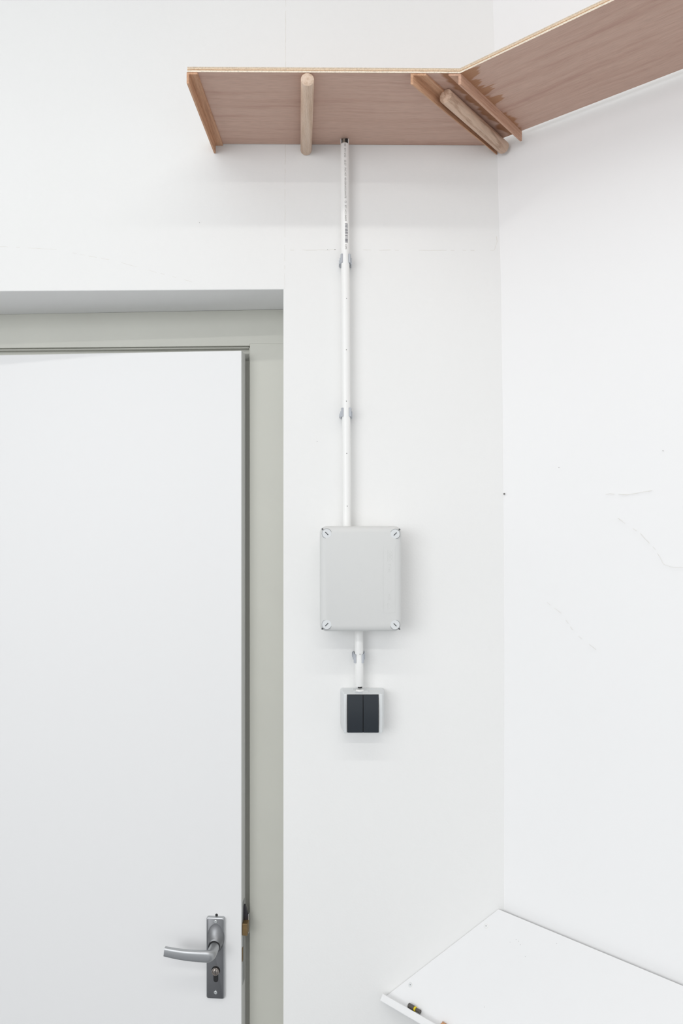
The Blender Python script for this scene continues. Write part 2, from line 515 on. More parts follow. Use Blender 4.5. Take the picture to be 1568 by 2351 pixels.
# jamb: front board, thin groove, stop behind
box(bm, -0.0813, -0.003, 0.0, 0.036, 0, hb + 0.004, 0.0003, 1)
obj('jamb', bm, M_frame, frame, local=True)
bm = new(); box(bm, -0.108, -0.0816, 0.020, 0.085, 0, hb - 0.012, 0.001, 1)
obj('jamb_stop', bm, M_frame, frame, local=True)
bm = new(); box(bm, -0.0840, -0.0814, 0.008, 0.0199, 0, hb - 0.002)
obj('seal_strip', bm, M_frame, frame, local=True)
bm = new()
zl_ = hz_l + (hz_r - hz_l) * 0.05 - 0.0006; zr_ = hz_r - 0.0006
add_hull8(bm, [(-1.08, 0.0, hb + 0.0041), (-0.003, 0.0, hb + 0.0041), (-0.003, 0.0, zr_), (-1.08, 0.0, zl_)],
          [(-1.08, 0.036, hb + 0.0041), (-0.003, 0.036, hb + 0.0041), (-0.003, 0.036, zr_), (-1.08, 0.036, zl_)])
obj('head', bm, M_frame, frame, local=True)
bm = new(); box(bm, -1.0, -0.0815, 0.0, 0.036, hb, hb + 0.0041)
obj('head_bead', bm, M_frame, frame, local=True)
bm = new(); box(bm, -1.0, -0.0816, 0.020, 0.085, hb - 0.030, hb - 0.0001, 0.001, 1)
obj('head_stop', bm, M_frame, frame, local=True)
bm = new(); box(bm, -1.0, -0.0845, 0.008, 0.0199, hb - 0.0040, hb - 0.0002, 0.001, 1)
obj('seal_strip', bm, M_frame, frame, local=True)
bm = new(); box(bm, -1.10, -1.02, 0.0, 0.085, 0, hb, 0.0015, 1)
obj('jamb', bm, M_frame, frame, local=True)

rotD = Matrix.Rotation(R(-4.8), 3, 'Z')
DX, DY = -0.2093, 1.55
door = thing('door_1', 'white flush door standing slightly ajar in the grey-green frame', 'door', (DX, DY, 0.012), rotD, kind='structure')
ZB = 0.012
dtop = ZC + 0.338 - ZB
bm = new()
box(bm, -0.84, 0, 0, 0.038, 0, dtop, 0.0012, 2)
bm.normal_update()
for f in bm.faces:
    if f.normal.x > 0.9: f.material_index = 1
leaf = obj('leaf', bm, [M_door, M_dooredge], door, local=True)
def DZ(py, off=0.0):
    """door-local height of a picture row on the door face (near the handle)"""
    return ZC - (py - 1175.5) * (1.553 - off) / FPX - ZB
def DXl(px, off=0.0):
    return ((px - 784) * (1.553 - off) / FPX - DX) / math.cos(R(4.8))
# handle plate with domed boss
x0, x1 = DXl(475), DXl(517)
z0, z1 = DZ(2289), DZ(2103.5)
xc = DXl(495.5, 0.008); zc_n = DZ(2167, 0.008)
bm = new()
loops = []
for inset, y in ((0.0, 0.0), (0.0, -0.0055), (0.0006, -0.0072), (0.0018, -0.008)):
    loops.append([(x, y, z) for x, z in rounded_rect(x0 + inset, x1 - inset, z0 + inset, z1 - inset, 0.004)])
loft(bm, loops)
for f in bm.faces: f.material_index = 1
for f in bm.faces:
    if abs(f.normal.y) > 0.9: f.material_index = 0
bm.normal_update()
for f in bm.faces:
    f.material_index = 0 if abs(f.normal.y) > 0.95 else 1  # front darker, edges brighter: reflected light put into the plate's colours
plate = obj('handle_plate', bm, [M_aludark, M_alu], door, local=True, smooth=True, label='satin aluminium handle plate')
MD = lambda x, y, z: Matrix.Translation((x, y, z)) @ Matrix.Rotation(R(90), 4, 'X')   # lathe axis toward the room
# boss blending up into the plate
bm = new()
bl = []
bprof = []
for k in range(11):
    t = k / 10
    bprof.append((0.0184 - 0.0054 * t ** 0.8, 0.0330 - 0.0200 * t ** 0.75, 0.0125 * (1 - t) ** 1.3, 0.0078 + 0.0122 * t ** 1.7))
bprof.append((0.0118, 0.0118, 0.0, 0.0200))
for rx, rz_, oz, y in bprof:
    bl.append([Vector((xc + rx * math.cos(2 * math.pi * k / 48), -y, zc_n + oz + rz_ * math.sin(2 * math.pi * k / 48))) for k in range(48)])
loft(bm, bl, cap0=False, cap1=False)
obj('neck_collar', bm, M_aludark, plate, local=True, smooth=True, angle=50)
bm = new(); lathe(bm, [(0.0119, 0.016), (0.0119, 0.0215), (0.0100, 0.0215)], MD(xc, 0, zc_n), 32)
obj('bearing_ring', bm, M_black, plate, local=True, smooth=True)
# lever: swept rounded section
lev = [(0.0, -0.010, 0.0)]
bm = new()
def sec(c, t, h, d, up=Vector((0, 0, 1)), n=20, sq=0.55):
    t = t.normalized(); s = t.cross(up).normalized(); u = s.cross(t)
    pts = []
    for k in range(n):
        a = 2 * math.pi * k / n
        ca, sa = math.cos(a), math.sin(a)
        pts.append(c + s * (d / 2 * math.copysign(abs(ca) ** sq, ca)) + u * (h / 2 * math.copysign(abs(sa) ** sq, sa)))
    return pts
N0 = Vector((xc + 0.0010, -0.017, zc_n))
path = []
# neck straight out, bend, then the grip running left with a gentle upward curve
for y in (0.0, 0.010, 0.020, 0.030):
    path.append((N0 + Vector((0, -y, 0)), Vector((0, -1, 0)), 0.0205, 0.0205, 1.0))
Rb = 0.0065
cb = N0 + Vector((-Rb, -0.030, 0))
for k in range(1, 7):
    a = R(90 * k / 6)
    path.append((cb + Vector((Rb * math.cos(a), -Rb * math.sin(a), 0)), Vector((-math.sin(a), -math.cos(a), 0)), 0.0205 + 0.0004 * k, 0.0205 - 0.0014 * k, 1.0 - 0.075 * k))
e0 = cb + Vector((0, -Rb, 0))
for k in range(1, 13):
    t = k / 12
    p = e0 + Vector((-0.0885 * t, -0.002 * math.sin(t * 3), 0.0050 * t * t + 0.001 * t))
    path.append((p, Vector((-0.0885, 0, 0.010 * t + 0.001)), 0.0228 - 0.0040 * t, 0.0121 - 0.002 * t, 0.55))
loft(bm, [sec(p, t, h, d, sq=q) for p, t, h, d, q in path])
lever = obj('lever_handle', bm, M_alu, door, local=True, smooth=True, angle=60, label='curved satin aluminium lever')
# lock cylinder
kx, kz = DXl(496, 0.008), DZ(2229, 0.008)
bm = new()
lp = []
def euro(r, w, low, n=16):
    pts = []
    a0 = math.asin(w / r)
    for k in range(n + 1):
        a = -math.pi / 2 + a0 + (2 * math.pi - 2 * a0) * k / n
        pts.append((r * math.cos(a), r * math.sin(a)))
    for k in range(7):
        a = math.pi + math.pi * k / 6
        pts.append((w * math.cos(a), low + w * math.sin(a)))
    return pts
add_hull8(bm, [(kx + x, -0.0079, kz + z) for x, z in euro(0.0092, 0.0050, -0.0195)], [(kx + x, -0.0084, kz + z) for x, z in euro(0.0092, 0.0050, -0.0195)])
obj('keyhole_recess', bm, M_black, plate, local=True)
bm = new()
lathe(bm, [(0.0080, 0.0082), (0.0080, 0.0125), (0.0074, 0.0132), (0.0060, 0.0132), (0.0056, 0.0126), (0.0050, 0.0128), (0.0030, 0.0142)], MD(kx, 0, kz - 0.0005), 32)
cyl = obj('lock_cylinder', bm, M_nickel, plate, local=True, smooth=True)
bm = new(); box(bm, kx - 0.0007, kx + 0.0007, -0.0146, -0.0128, kz - 0.005, kz + 0.005)
obj('key_slot', bm, M_black, plate, local=True)
for py in (2117, 2279.5):
    sx_, sz_ = DXl(495.5, 0.008), DZ(py, 0.008)
    bm = new()
    lathe(bm, [(0.0038, 0.0079), (0.0036, 0.0092), (0.0028, 0.0098), (0.0017, 0.0098), (0.0014, 0.0088)], MD(sx_, 0, sz_), 20)
    obj('plate_screw', bm, M_steel, plate, local=True, smooth=True)
bm = new(); lathe(bm, [(0.0029, -0.001), (0.0029, 0.0002)], MD(DXl(497), 0, DZ(2101.5)), 16)
obj('drill_hole', bm, M_black, leaf, local=True)
# lock on the door edge
bm = new(); box(bm, -0.002, 0.0006, 0.008, 0.028, DZ(2265), DZ(2075), 0.0005, 1)
fp = obj('lock_faceplate', bm, M_alu, door, local=True)
bm = new(); box(bm, 0.0004, 0.0115, 0.004, 0.022, DZ(2149), DZ(2122), 0.0008, 1)
obj('latch_bolt', bm, M_brass, door, local=True, label='worn brass latch bolt')
bm = new()
add_hull8(bm, [(0.0004, 0.020, DZ(2153)), (0.010, 0.020, DZ(2153)), (0.010, 0.020, DZ(2112)), (0.003, 0.020, DZ(2088)), (0.0004, 0.020, DZ(2088))],
          [(0.0004, 0.026, DZ(2153)), (0.010, 0.026, DZ(2153)), (0.010, 0.026, DZ(2112)), (0.003, 0.026, DZ(2088)), (0.0004, 0.026, DZ(2088))])
obj('strike_lug', bm, M_darksteel, door, local=True)
bm = new(); box(bm, 0.0100, 0.0112, 0.0195, 0.0265, DZ(2153), DZ(2108), 0.0003, 1)
obj('strike_edge', bm, M_steel, door, local=True)
bm = new(); box(bm, 0.0002, 0.0009, 0.004, 0.012, DZ(2209), DZ(2178))
obj('deadbolt', bm, M_brass, door, local=True)

# ------------------------------------------------------------------ plywood corner shelf
zs = ZC + 0.7178; th = 0.0085
Y0 = 1.2076
shelf_roll = Matrix.Rotation(R(0.30), 3, 'Y')
S0 = Vector((-0.2515, D, zs))
shelf = thing('corner_shelf', 'raw plywood corner shelf high on the walls, underside with strips and dowels showing', 'shelf', S0, shelf_roll)
# local coordinates: x along the back wall from the left end, y 0 at the wall, z 0 underside
ys = Y0 - D
A_ = Vector((0, ys)); B_ = Vector((0.1932 + 0.2515, ys)); C_ = Vector((0.278 + 0.2515, -0.001))
d2 = Vector((DIR.x, DIR.y))
sdir = Vector((0.62, 0.785)).normalized()       # direction of strips, dowel and joint at the corner
# joint end on the back edge line of the right board
def isect(p, d, q, e):
    den = d.x * e.y - d.y * e.x
    t = ((q.x - p.x) * e.y - (q.y - p.y) * e.x) / den
    return p + d * t
J_ = isect(B_, sdir, C_, d2)
E_ = Vector((0, -0.001))
okume = [(0.25, srgb(184, 146, 131)), (0.45, srgb(199, 165, 149)), (0.58, srgb(206, 174, 158)), (0.8, srgb(190, 153, 138))]
nleft = Vector((sdir.y, -sdir.x))           # points to the right of the joint
offB = nleft.dot(B_)
M_plyL = wood('okoume_face_left', okume, 0.0, 3.0, 60, 0.55, 0.28, pores=0.16,
              stain=dict(nrm=(-nleft.x, -nleft.y, 0), off=-offB, reach=(0.022, 0.032), along=(sdir.x, sdir.y, 0), aoff=sdir.dot(B_), fade=(0.25, 0.36), col=srgb(196, 160, 116), strength=0.85))
M_plyR = wood('okoume_face_right', okume, math.atan2(d2.y, d2.x), 3.0, 60, 0.55, 0.28, pores=0.16,
              stain=dict(nrm=(nleft.x, nleft.y, 0), off=offB, reach=(-0.004, 0.040), along=(sdir.x, sdir.y, 0), aoff=sdir.dot(B_), fade=(0.05, 0.26), col=srgb(216, 184, 140), strength=0.8))
M_edge = ply_edge('plywood_edge', 0.0, th, 0)
def board(name, poly, m):
    bm = new()
    fs = add_hull8(bm, [(p.x, p.y, 0) for p in poly], [(p.x, p.y, th) for p in poly])
    bmesh.ops.recalc_face_normals(bm, faces=bm.faces[:])
    for f in bm.faces:
        f.material_index = 1 if abs(f.normal.z) < 0.5 else 0
    return obj(name, bm, [m, M_edge], shelf, local=True)
board('shelf_board', [A_, B_, J_, C_, E_], M_plyL)
Lr = 1.25
board('shelf_board', [B_ + d2 * 0.0003, B_ + d2 * Lr, J_ + d2 * Lr, J_ + d2 * 0.0003], M_plyR)

reddish = [(0.28, srgb(176, 128, 98)), (0.48, srgb(206, 160, 128)), (0.62, srgb(216, 172, 140)), (0.85, srgb(190, 142, 112))]
pinkish = [(0.28, srgb(186, 142, 120)), (0.48, srgb(208, 166, 142)), (0.62, srgb(216, 176, 152)), (0.85, srgb(198, 154, 130))]
pale = [(0.28, srgb(190, 160, 136)), (0.46, srgb(217, 191, 169)), (0.62, srgb(226, 203, 184)), (0.85, srgb(206, 178, 156))]
pale2 = [(0.34, srgb(206, 176, 154)), (0.44, srgb(216, 188, 166)), (0.475, srgb(182, 150, 128)), (0.51, srgb(212, 182, 160)), (0.72, srgb(222, 196, 176))]
a_s = math.atan2(sdir.y, sdir.x)
M_strip = wood('meranti_strip', reddish, R(90), 6, 260, 0.65, 0.1, pores=0.3)
M_stripL = wood('meranti_strip_brown', reddish, a_s, 6, 240, 0.65, 0.1, pores=0.3)
M_stripR = wood('meranti_strip_pink', pinkish, a_s, 6, 240, 0.65, 0.1, pores=0.25)
M_dowel = wood('pale_dowel', pale, R(90), 7, 170, 0.6, 0.06, pores=0.18)
M_dowel2 = wood('figured_dowel', pale2, a_s + 0.05, 2.5, 26, 0.6, 0.10, pores=0.15)

def angle_strip(p, d, length_v, length_h, side, leg, legh, t, m):
    """L moulding under the shelf: p outer corner at the front, d direction, side +1: flat leg to the right"""
    d = d.normalized()
    s = Vector((d.y, -d.x)) * side
    fr = Vector((1, 0)) if True else None
    bm = new()
    # profile in (s, z): vertical leg then flat leg, cut flush with the shelf front
    prof = [(0, 0), (legh, 0), (legh, -t), (t, -t), (t, -leg), (0.0006, -leg), (0, -leg + 0.0006)]
    def at(u, s_, z, base):
        q = p + s * s_
        # shear so the front end is flush with the shelf edge
        k = (base - q.y) / d.y if d.y else 0
        q2 = q + d * (k if base is not None else 0)
        return (q2.x, q2.y, z)
    f_loop = [at(0, a, z, p.y + 0.0008) for a, z in prof]
    b_loop = []
    for a, z in prof:
        q = p + s * a + d * (length_v if a <= t + 1e-6 else length_h)
        q.y = min(q.y, -0.0012)
        b_loop.append((q.x, q.y, z))
    add_hull8(bm, f_loop, b_loop)
    return obj('angle_strip', bm, m, shelf, local=True)
angle_strip(Vector((-0.0012, ys)), Vector((0.004, 0.2374)), 0.24, 0.24, 1, 0.0185, 0.0175, 0.0034, M_strip)
angle_strip(Vector((0.1122 + 0.2515, ys)), sdir, 0.305, 0.305, 1, 0.018, 0.0195, 0.0034, M_stripL)
angle_strip(Vector((0.1945 + 0.2515, ys)), sdir, 0.233, 0.222, -1, 0.018, 0.0160, 0.0034, M_stripR)

def dowel(p, q, r, m):
    d = Vector((q - p))
    bm = new()
    lathe(bm, [(r - 0.0008, 0), (r, 0.0008), (r, d.length - 0.0012), (r - 0.0012, d.length)], axis_matrix(p, d), 40)
    return obj('dowel', bm, m, shelf, local=True, smooth=True, angle=50)
rd = 0.0109
dowel(Vector(((706 - 784) * Y0 / FPX + 0.2515, ys + 0.0005, -rd)), Vector((-0.0690 + 0.2515, -0.001, -rd)), rd, M_dowel)
rd2 = 0.0118
p2 = Vector((0.176 + 0.2515, 1.2526 - D, -rd2))
dd = Vector((sdir.x, sdir.y, -0.010))
dowel(p2, p2 + dd * 0.219, rd2, M_dowel2)

# ------------------------------------------------------------------ conduits and clips
YP = D - 0.0235
rp = 0.0080
top = W(791.3, 326, YP); top.z = W(0, 326, YP - rp).z; bot = W(796.2, 1214, YP)
zshelf = zs - 0.0022
c1 = thing('conduit_pipe', 'long white plastic conduit running from the shelf down to the grey box', 'pipe', bot)
ax = (top - bot).normalized()
Lp = (top - bot).length
bm = new(); lathe(bm, [(rp, 0), (rp, Lp - 0.0012), (rp - 0.0010, Lp), (rp - 0.0016, Lp)], axis_matrix(bot, ax), 40, cap=False)
tube = obj('tube', bm, M_pvc, c1, smooth=True)
# back half left standing above the notch
bm = new()
Mx = axis_matrix(bot, ax)
Hn = zs - 0.00135 - 0.0004 - top.z
for n_seg in (0,):
    ring = []
    fwd = Vector((0, -1, 0))
    for k in range(17):
        a = math.radians(-12 + 204 * k / 16)
        ring.append(Vector((math.cos(a), math.sin(a), 0)))
    lo, hi = [], []
    for v in ring: lo.append(bot + Vector((v.x * rp, v.y * rp, 0)) + ax * (Lp - 0.003))
    for v in ring[::-1]: lo.append(bot + Vector((v.x * (rp - 0.0014), v.y * (rp - 0.0014), 0)) + ax * (Lp - 0.003))
    hi = [p + ax * (Hn + 0.003) for p in lo]
    add_hull8(bm, lo, hi)
obj('notched_end', bm, M_pvc, c1)
for dx, dy, r, m in ((0.0034, -0.001, 0.0016, M_black), (-0.0012, 0.0, 0.0028, M_cable)):
    bm = new()
    lathe(bm, [(r, 0), (r, 0.012 + Hn)], axis_matrix(bot + ax * (Lp - 0.012) + Vector((dx, dy, 0)), ax), 14)
    obj('cable', bm, m, c1, smooth=True)
# print on the pipe
def pipe_print(s, ya, yb, ang, h, name='print', m=None, bars=False):
    L0 = (W(0, ya, YP - rp).z - W(0, yb, YP - rp).z)
    if bars:
        t = new()
        x = 0.0
        rnd = random.Random(9)
        while x < L0:
            w = rnd.choice((0.0004, 0.0006, 0.0010, 0.0014))
            w = min(w, L0 - x)
            for i in range(4):
                vs = [t.verts.new((x, h * i / 4, 0)), t.verts.new((x + w, h * i / 4, 0)), t.verts.new((x + w, h * (i + 1) / 4, 0)), t.verts.new((x, h * (i + 1) / 4, 0))]
                t.faces.new(vs)
            x += w + rnd.choice((0.0004, 0.0006, 0.0011))
    else:
        t = text_bm(s, L0, h, 0)
    ztop = W(0, ya, YP - rp).z
    for v in t.verts:
        z = ztop - v.co.x
        k = (z - bot.z) / ax.z
        c = bot + ax * k
        a = ang + (v.co.y - h / 2) / rp
        rr = rp + 0.00028
        v.co = Vector((c.x + rr * math.sin(a), c.y - rr * math.cos(a), z))
    return obj(name, t, m or M_print, tube)
tube_words = [('HSF', 329, 336), ('07/12/22', 340, 361), ('22:27', 367, 380), ('PVC', 385, 394), ('MET', 396, 404),
              ('HERGEBRUIKSGARANTIE', 407, 455), ('CE', 461, 466), ('8711422184009', 471, 507), ('C2M5', 561, 572)]
for s, a, b in tube_words:
    pipe_print(s, a, b, 0.08 + 0.10 * (a - 320) / 240, 0.0031)
pipe_print('', 513, 557, 0.30, 0.0052, 'barcode', M_bar, True)
for px, py in ((795.5, 685), (795.3, 803), (795.4, 921), (796, 1041), (797, 1162)):
    z = W(0, py, YP - rp).z
    c = bot + ax * ((z - bot.z) / ax.z)
    sx_ = (px - 784) * (YP - rp) / FPX - c.x
    bm = new(); lathe(bm, [(0.0009, -0.0004), (0.0009, 0.0001)], axis_matrix(Vector((c.x + sx_, c.y - math.sqrt(max(rp * rp - sx_ * sx_, 0)), z)), Vector((0, -1, 0))), 10)
    obj('print_dot', bm, M_mark, tube)

top2 = W(824.0, 1447, YP); bot2 = W(824.6, 1575, YP)
c2 = thing('conduit_pipe', 'short white plastic conduit between the grey box and the light switch', 'pipe', bot2)
ax2 = (top2 - bot2).normalized(); L2 = (top2 - bot2).length
bm = new(); lathe(bm, [(rp - 0.0016, 0.004), (rp - 0.0016, 0), (rp - 0.0004, 0), (rp, 0.0006), (rp, L2 - 0.0006), (rp - 0.0004, L2), (rp - 0.0016, L2), (rp - 0.0016, L2 - 0.02)], axis_matrix(bot2, ax2), 40, cap=False)
obj('tube', bm, M_pvc, c2, smooth=True)
bm = new(); lathe(bm, [(0.0042, -0.0035), (0.0042, L2 + 0.004)], axis_matrix(bot2 + Vector((0.0015, -0.001, 0)), ax2), 16)
obj('cable', bm, M_black, c2, smooth=True)
bm = new(); lathe(bm, [(0.0009, -0.0004), (0.0009, 0.0001)], axis_matrix(W(826.3, 1502, YP - rp * 0.98), Vector((0, -1, 0))), 10)
obj('print_dot', bm, M_mark, c2)

def clip(label, px, py, h, flip=1):
    """open spring clip holding the pipe: foot on the wall and two arms with lips"""
    c = W(px, py, YP); c = Vector((c.x, YP, c.z))
    root = thing('pipe_clip', label, 'pipe clip', Vector((c.x, D, c.z)), group='grey pipe clips')
    bm = new(); box(bm, c.x - 0.0085, c.x + 0.0085, YP + rp * 0.72, D - 0.0001, c.z - h * 0.5, c.z + h * 0.45, 0.0008, 1)
    obj('clip_base', bm, M_clip, root)
    for s in (-1, 1):
        bm = new()
        prof = []
        # arm follows the pipe round to the front
        inn, out = [], []
        for k in range(13):
            a = R(-62 + 110 * k / 12)         # angle from the side, toward wall .. toward room
            inn.append((math.cos(a) * (rp + 0.0002), math.sin(a) * (rp + 0.0002)))
            out.append((math.cos(a) * (rp + 0.0021), math.sin(a) * (rp + 0.0021)))
        lpz = inn + [(inn[-1][0] + 0.0004, inn[-1][1] + 0.0012), (out[-1][0] + 0.0013, out[-1][1] + 0.0008)] + out[::-1]
        lo = [(c.x + s * x, c.y - y, c.z - h / 2) for x, y in lpz]
        hi = [(c.x + s * x, c.y - y, c.z + h / 2) for x, y in lpz]
        add_hull8(bm, lo, hi)
        arm = obj('clip_arm', bm, M_clip, root)
        bm = new()
        xa, xb = sorted((c.x + s * (rp + 0.0012), c.x + s * (rp + 0.0036)))
        za, zb = sorted((c.z - flip * h * 0.58, c.z + flip * h * 0.14))
        box(bm, xa, xb, c.y - 0.001, D - 0.001, za, zb, 0.0005, 1)
        obj('clip_lug', bm, M_clip, root)
        if s < 0:
            bm = new()
            xa, xb = sorted((c.x + s * (rp + 0.0040), c.x + s * (rp + 0.0051)))
            za, zb = sorted((c.z - flip * h * 0.50, c.z - flip * h * 0.10))
            box(bm, xa, xb, c.y + 0.001, D - 0.001, za, zb, 0.0003, 1)
            obj('clip_tooth', bm, M_clip, root)
    return root
clip('grey pipe clip nearest the shelf, just below the printed barcode', 793.5, 595, 0.0165)
clip('grey pipe clip halfway between the shelf and the grey box', 795.0, 947, 0.0165)
clip('grey pipe clip on the short conduit below the grey box', 824.0, 1511, 0.0165, -1)

# ------------------------------------------------------------------ junction box
YB = D - 0.077
q0 = W(734, 1451, YB); q1 = W(922, 1208.5, YB)
bx0, bx1, bz0, bz1 = q0.x, q1.x, q0.z, q1.z
jb = thing('junction_box', 'light grey plastic junction box with four slotted corner screws', 'junction box', (0.5 * (bx0 + bx1), D, bz0))
def rr_loop(inset, y, r):
    return [Vector((x, y, z)) for x, z in rounded_rect(bx0 + inset, bx1 - inset, bz0 + inset, bz1 - inset, r, 7)]
bm = new()
loft(bm, [rr_loop(0.0018, D - 0.0003, 0.011), rr_loop(0.0012, D - 0.054, 0.011)])
obj('box_base', bm, M_box, jb, smooth=True)
bm = new()
loft(bm, [rr_loop(0.0, D - 0.0535, 0.0125), rr_loop(0.0, D - 0.066, 0.0125), rr_loop(0.0006, D - 0.0700, 0.0125), rr_loop(0.0025, D - 0.0732, 0.0118),
          rr_loop(0.0055, D - 0.0752, 0.010), rr_loop(0.0088, D - 0.0764, 0.008), rr_loop(0.0112, D - 0.0770, 0.006)])
lid = obj('lid', bm, M_box, jb, smooth=True, angle=40)
for px, py, sg in ((750.2, 1225, -1), (907.3, 1226, 1), (750, 1434, 1), (907, 1434.5, -1)):
    ys_ = YB + 0.0004
    c = W(px, py, YB); c.y = D - 0.0715
    d = Vector((0, -1, 0))
    bm = new()
    lathe(bm, [(0.0088, -0.004), (0.0088, 0.0050), (0.0084, 0.0056), (0.0010, 0.0057)], axis_matrix(c, d), 36)
    sc = obj('corner_screw', bm, M_boxscrew, jb, smooth=True, angle=30)
    bm = new()
    lathe(bm, [(0.0093, 0.0), (0.0092, 0.0054), (0.0088, 0.0055)], axis_matrix(c, d), 36, cap=False)
    obj('screw_rim', bm, M_rim, sc, smooth=True)
    bm = new()
    t = Vector((1, 0, sg)).normalized(); u = Vector((-sg, 0, 1)).normalized()
    frame_box(bm, c + d * 0.0054, t, u, d, -0.0038, 0.0038, -0.0008, 0.0008, 0.0, 0.0005)
    obj('screw_slot', bm, M_slot, sc)
    # locating hole at the lid's corner
    ox = -1 if px < 800 else 1; oz = 1 if py < 1300 else -1
    dv = Vector((ox, 0, oz)).normalized()
    hc = c + dv * 0.0118 + d * 0.001
    bm = new(); frame_box(bm, hc, dv, Vector((-dv.z, 0, dv.x)), d, -0.0013, 0.0013, -0.0011, 0.0011, -0.002, 0.0031)
    obj('locating_hole', bm, M_slot, lid)
def emboss(s, xa, xb, ya, yb, dep=0.00025):
    p = W(xa, ya, YB); q = W(xb, yb, YB)
    t = text_bm(s, p.z - q.z, q.x - p.x, dep)
    for v in t.verts:
        x, y, z = v.co
        v.co = Vector((p.x + y, YB - z, p.z - x))
    return obj('embossed_mark', t, M_box, lid)
emboss('OBO', 892, 899, 1264, 1287)
emboss('T 160', 891, 897, 1294, 1313)
emboss('PC8', 891, 897, 1364, 1377)
def lines(pairs, w=0.0005):
    bm = new()
    for (a, b) in pairs:
        A = W(a[0], a[1], YB); B = W(b[0], b[1], YB)
        dd_ = (B - A).normalized(); u = Vector((-dd_.z, 0, dd_.x))
        frame_box(bm, A, dd_, u, Vector((0, -1, 0)), 0, (B - A).length, -w / 2, w / 2, 0, 0.0002)
    return obj('embossed_mark', bm, M_box, lid)
lines([((890, 1262), (890, 1289)), ((901, 1262), (901, 1289))])
lines([((890, 1385), (890, 1399)), ((890, 1385), (900, 1392)), ((890, 1399), (900, 1392))])
lines([((880, 1254), (880, 1407)), ((880, 1407), (907, 1407)), ((907, 1407), (907, 1254))], 0.0004)
bm = new(); lathe(bm, [(0.0010, -0.0002), (0.0008, 0.0004), (0.0003, 0.0006)], axis_matrix(W(829, 1331, YB), Vector((0, -1, 0))), 12)
obj('moulding_point', bm, M_boxscrew, lid, smooth=True)
bm = new(); lathe(bm, [(0.0072, 0.0), (0.0072, 0.0025), (0.006, 0.003)], axis_matrix(Vector((W(823.5, 1450, YP).x, YP, bz0 + 0.0026)), Vector((0, 0, -1))), 24)
obj('cable_entry', bm, M_slot, jb, smooth=True)

# ------------------------------------------------------------------ light switch
YS = D - 0.046
sA = W(789, 1683.7, YS); sB = W(878.8, 1593.5, YS)
sx0, sx1, sz0, sz1 = sA.x, sB.x, sA.z, sB.z
sw = thing('light_switch', 'surface-mounted grey-white double light switch with two dark rockers', 'light switch', (0.5 * (sx0 + sx1), D, sz0))
def srr(l, r_, b, t, y, rad): return [Vector((x, y, z)) for x, z in rounded_rect(sx0 - l, sx1 + r_, sz0 - b, sz1 + t, rad, 5)]
bm = new()
loft(bm, [srr(0.0062, 0.0045, -0.002, 0.0012, D - 0.0003, 0.004), srr(0.0055, 0.0040, -0.001, 0.001, D - 0.020, 0.004), srr(0.0020, 0.0016, 0.0, 0.0008, D - 0.034, 0.004)])
obj('switch_base', bm, M_switch, sw, smooth=True)
# front frame: outer body with a window for the rockers
wx0, wx1 = W(797.6, 0, YS).x, W(868.6, 0, YS).x
wz0, wz1 = W(0, 1682.2, YS).z, W(0, 1594.3, YS).z
bm = new()
loft(bm, [srr(0.0020, 0.0016, 0.0, 0.0006, D - 0.0338, 0.004), srr(0.0008, 0.0008, 0.0, 0.0, D - 0.041, 0.0035), srr(-0.0006, -0.0008, -0.0004, -0.0004, D - 0.0445, 0.003)])
obj('switch_frame', bm, M_switch, sw, smooth=True, angle=30)
for xa, xb in ((sx0 + 0.0004, wx0 - 0.0006), (wx1 + 0.0006, sx1 - 0.0004)):
    bm = new(); box(bm, xa, xb, YS, D - 0.042, sz0, sz1 + 0.0002, 0.0016, 3)
    obj('frame_rail', bm, M_switch, sw, smooth=True, angle=40)
bm = new(); box(bm, wx0 - 0.0004, wx1 + 0.0004, D - 0.0450, D - 0.0440, wz0 + 0.0002, wz1 - 0.0004)
obj('rocker_well', bm, M_black, sw)
xm = W(833.6, 0, YS).x
for xa, xb in ((wx0 + 0.0007, xm - 0.0006), (xm + 0.0006, wx1 - 0.0002)):
    bm = new()
    n_ = 14
    zl = [wz0 + 0.0006 + (wz1 - wz0 - 0.0016) * k / n_ for k in range(n_ + 1)]
    prof = []
    for k, z in enumerate(zl):
        t = k / n_
        prof.append((D - 0.0462 - 0.0030 * math.sin(math.pi * t) - 0.0012 * (1 - t), z))
    loop = prof + [(D - 0.0442, zl[-1]), (D - 0.0442, zl[0])]
    add_hull8(bm, [(xa, y, z) for y, z in loop], [(xb, y, z) for y, z in loop])
    obj('rocker', bm, M_rocker, sw, smooth=True, angle=30, label='dark anthracite switch rocker')
# gland pad and label window on top
g0 = W(811, 1580, D - 0.012); g1 = W(847, 1585, D - 0.030)
bm = new(); box(bm, 0.0220, 0.0515, D - 0.0285, D - 0.006, sz1 + 0.0004, sz1 + 0.0018, 0.0005, 1)
obj('entry_pad', bm, M_switch, sw)
bm = new(); lathe(bm, [(0.0078, 0.0), (0.0074, 0.002), (0.0052, 0.003)], axis_matrix(Vector((bot2.x + 0.0012, YP - 0.001, sz1 + 0.0012)), Vector((0, 0, 1))), 24)
obj('entry_gland', bm, M_pvc, sw, smooth=True)
bm = new(); box(bm, W(816, 0, D - 0.038).x, W(832, 0, D - 0.038).x, D - 0.0395, D - 0.0365, sz1 - 0.0002, sz1 + 0.0009)
obj('moulded_mark', bm, M_clip, sw)

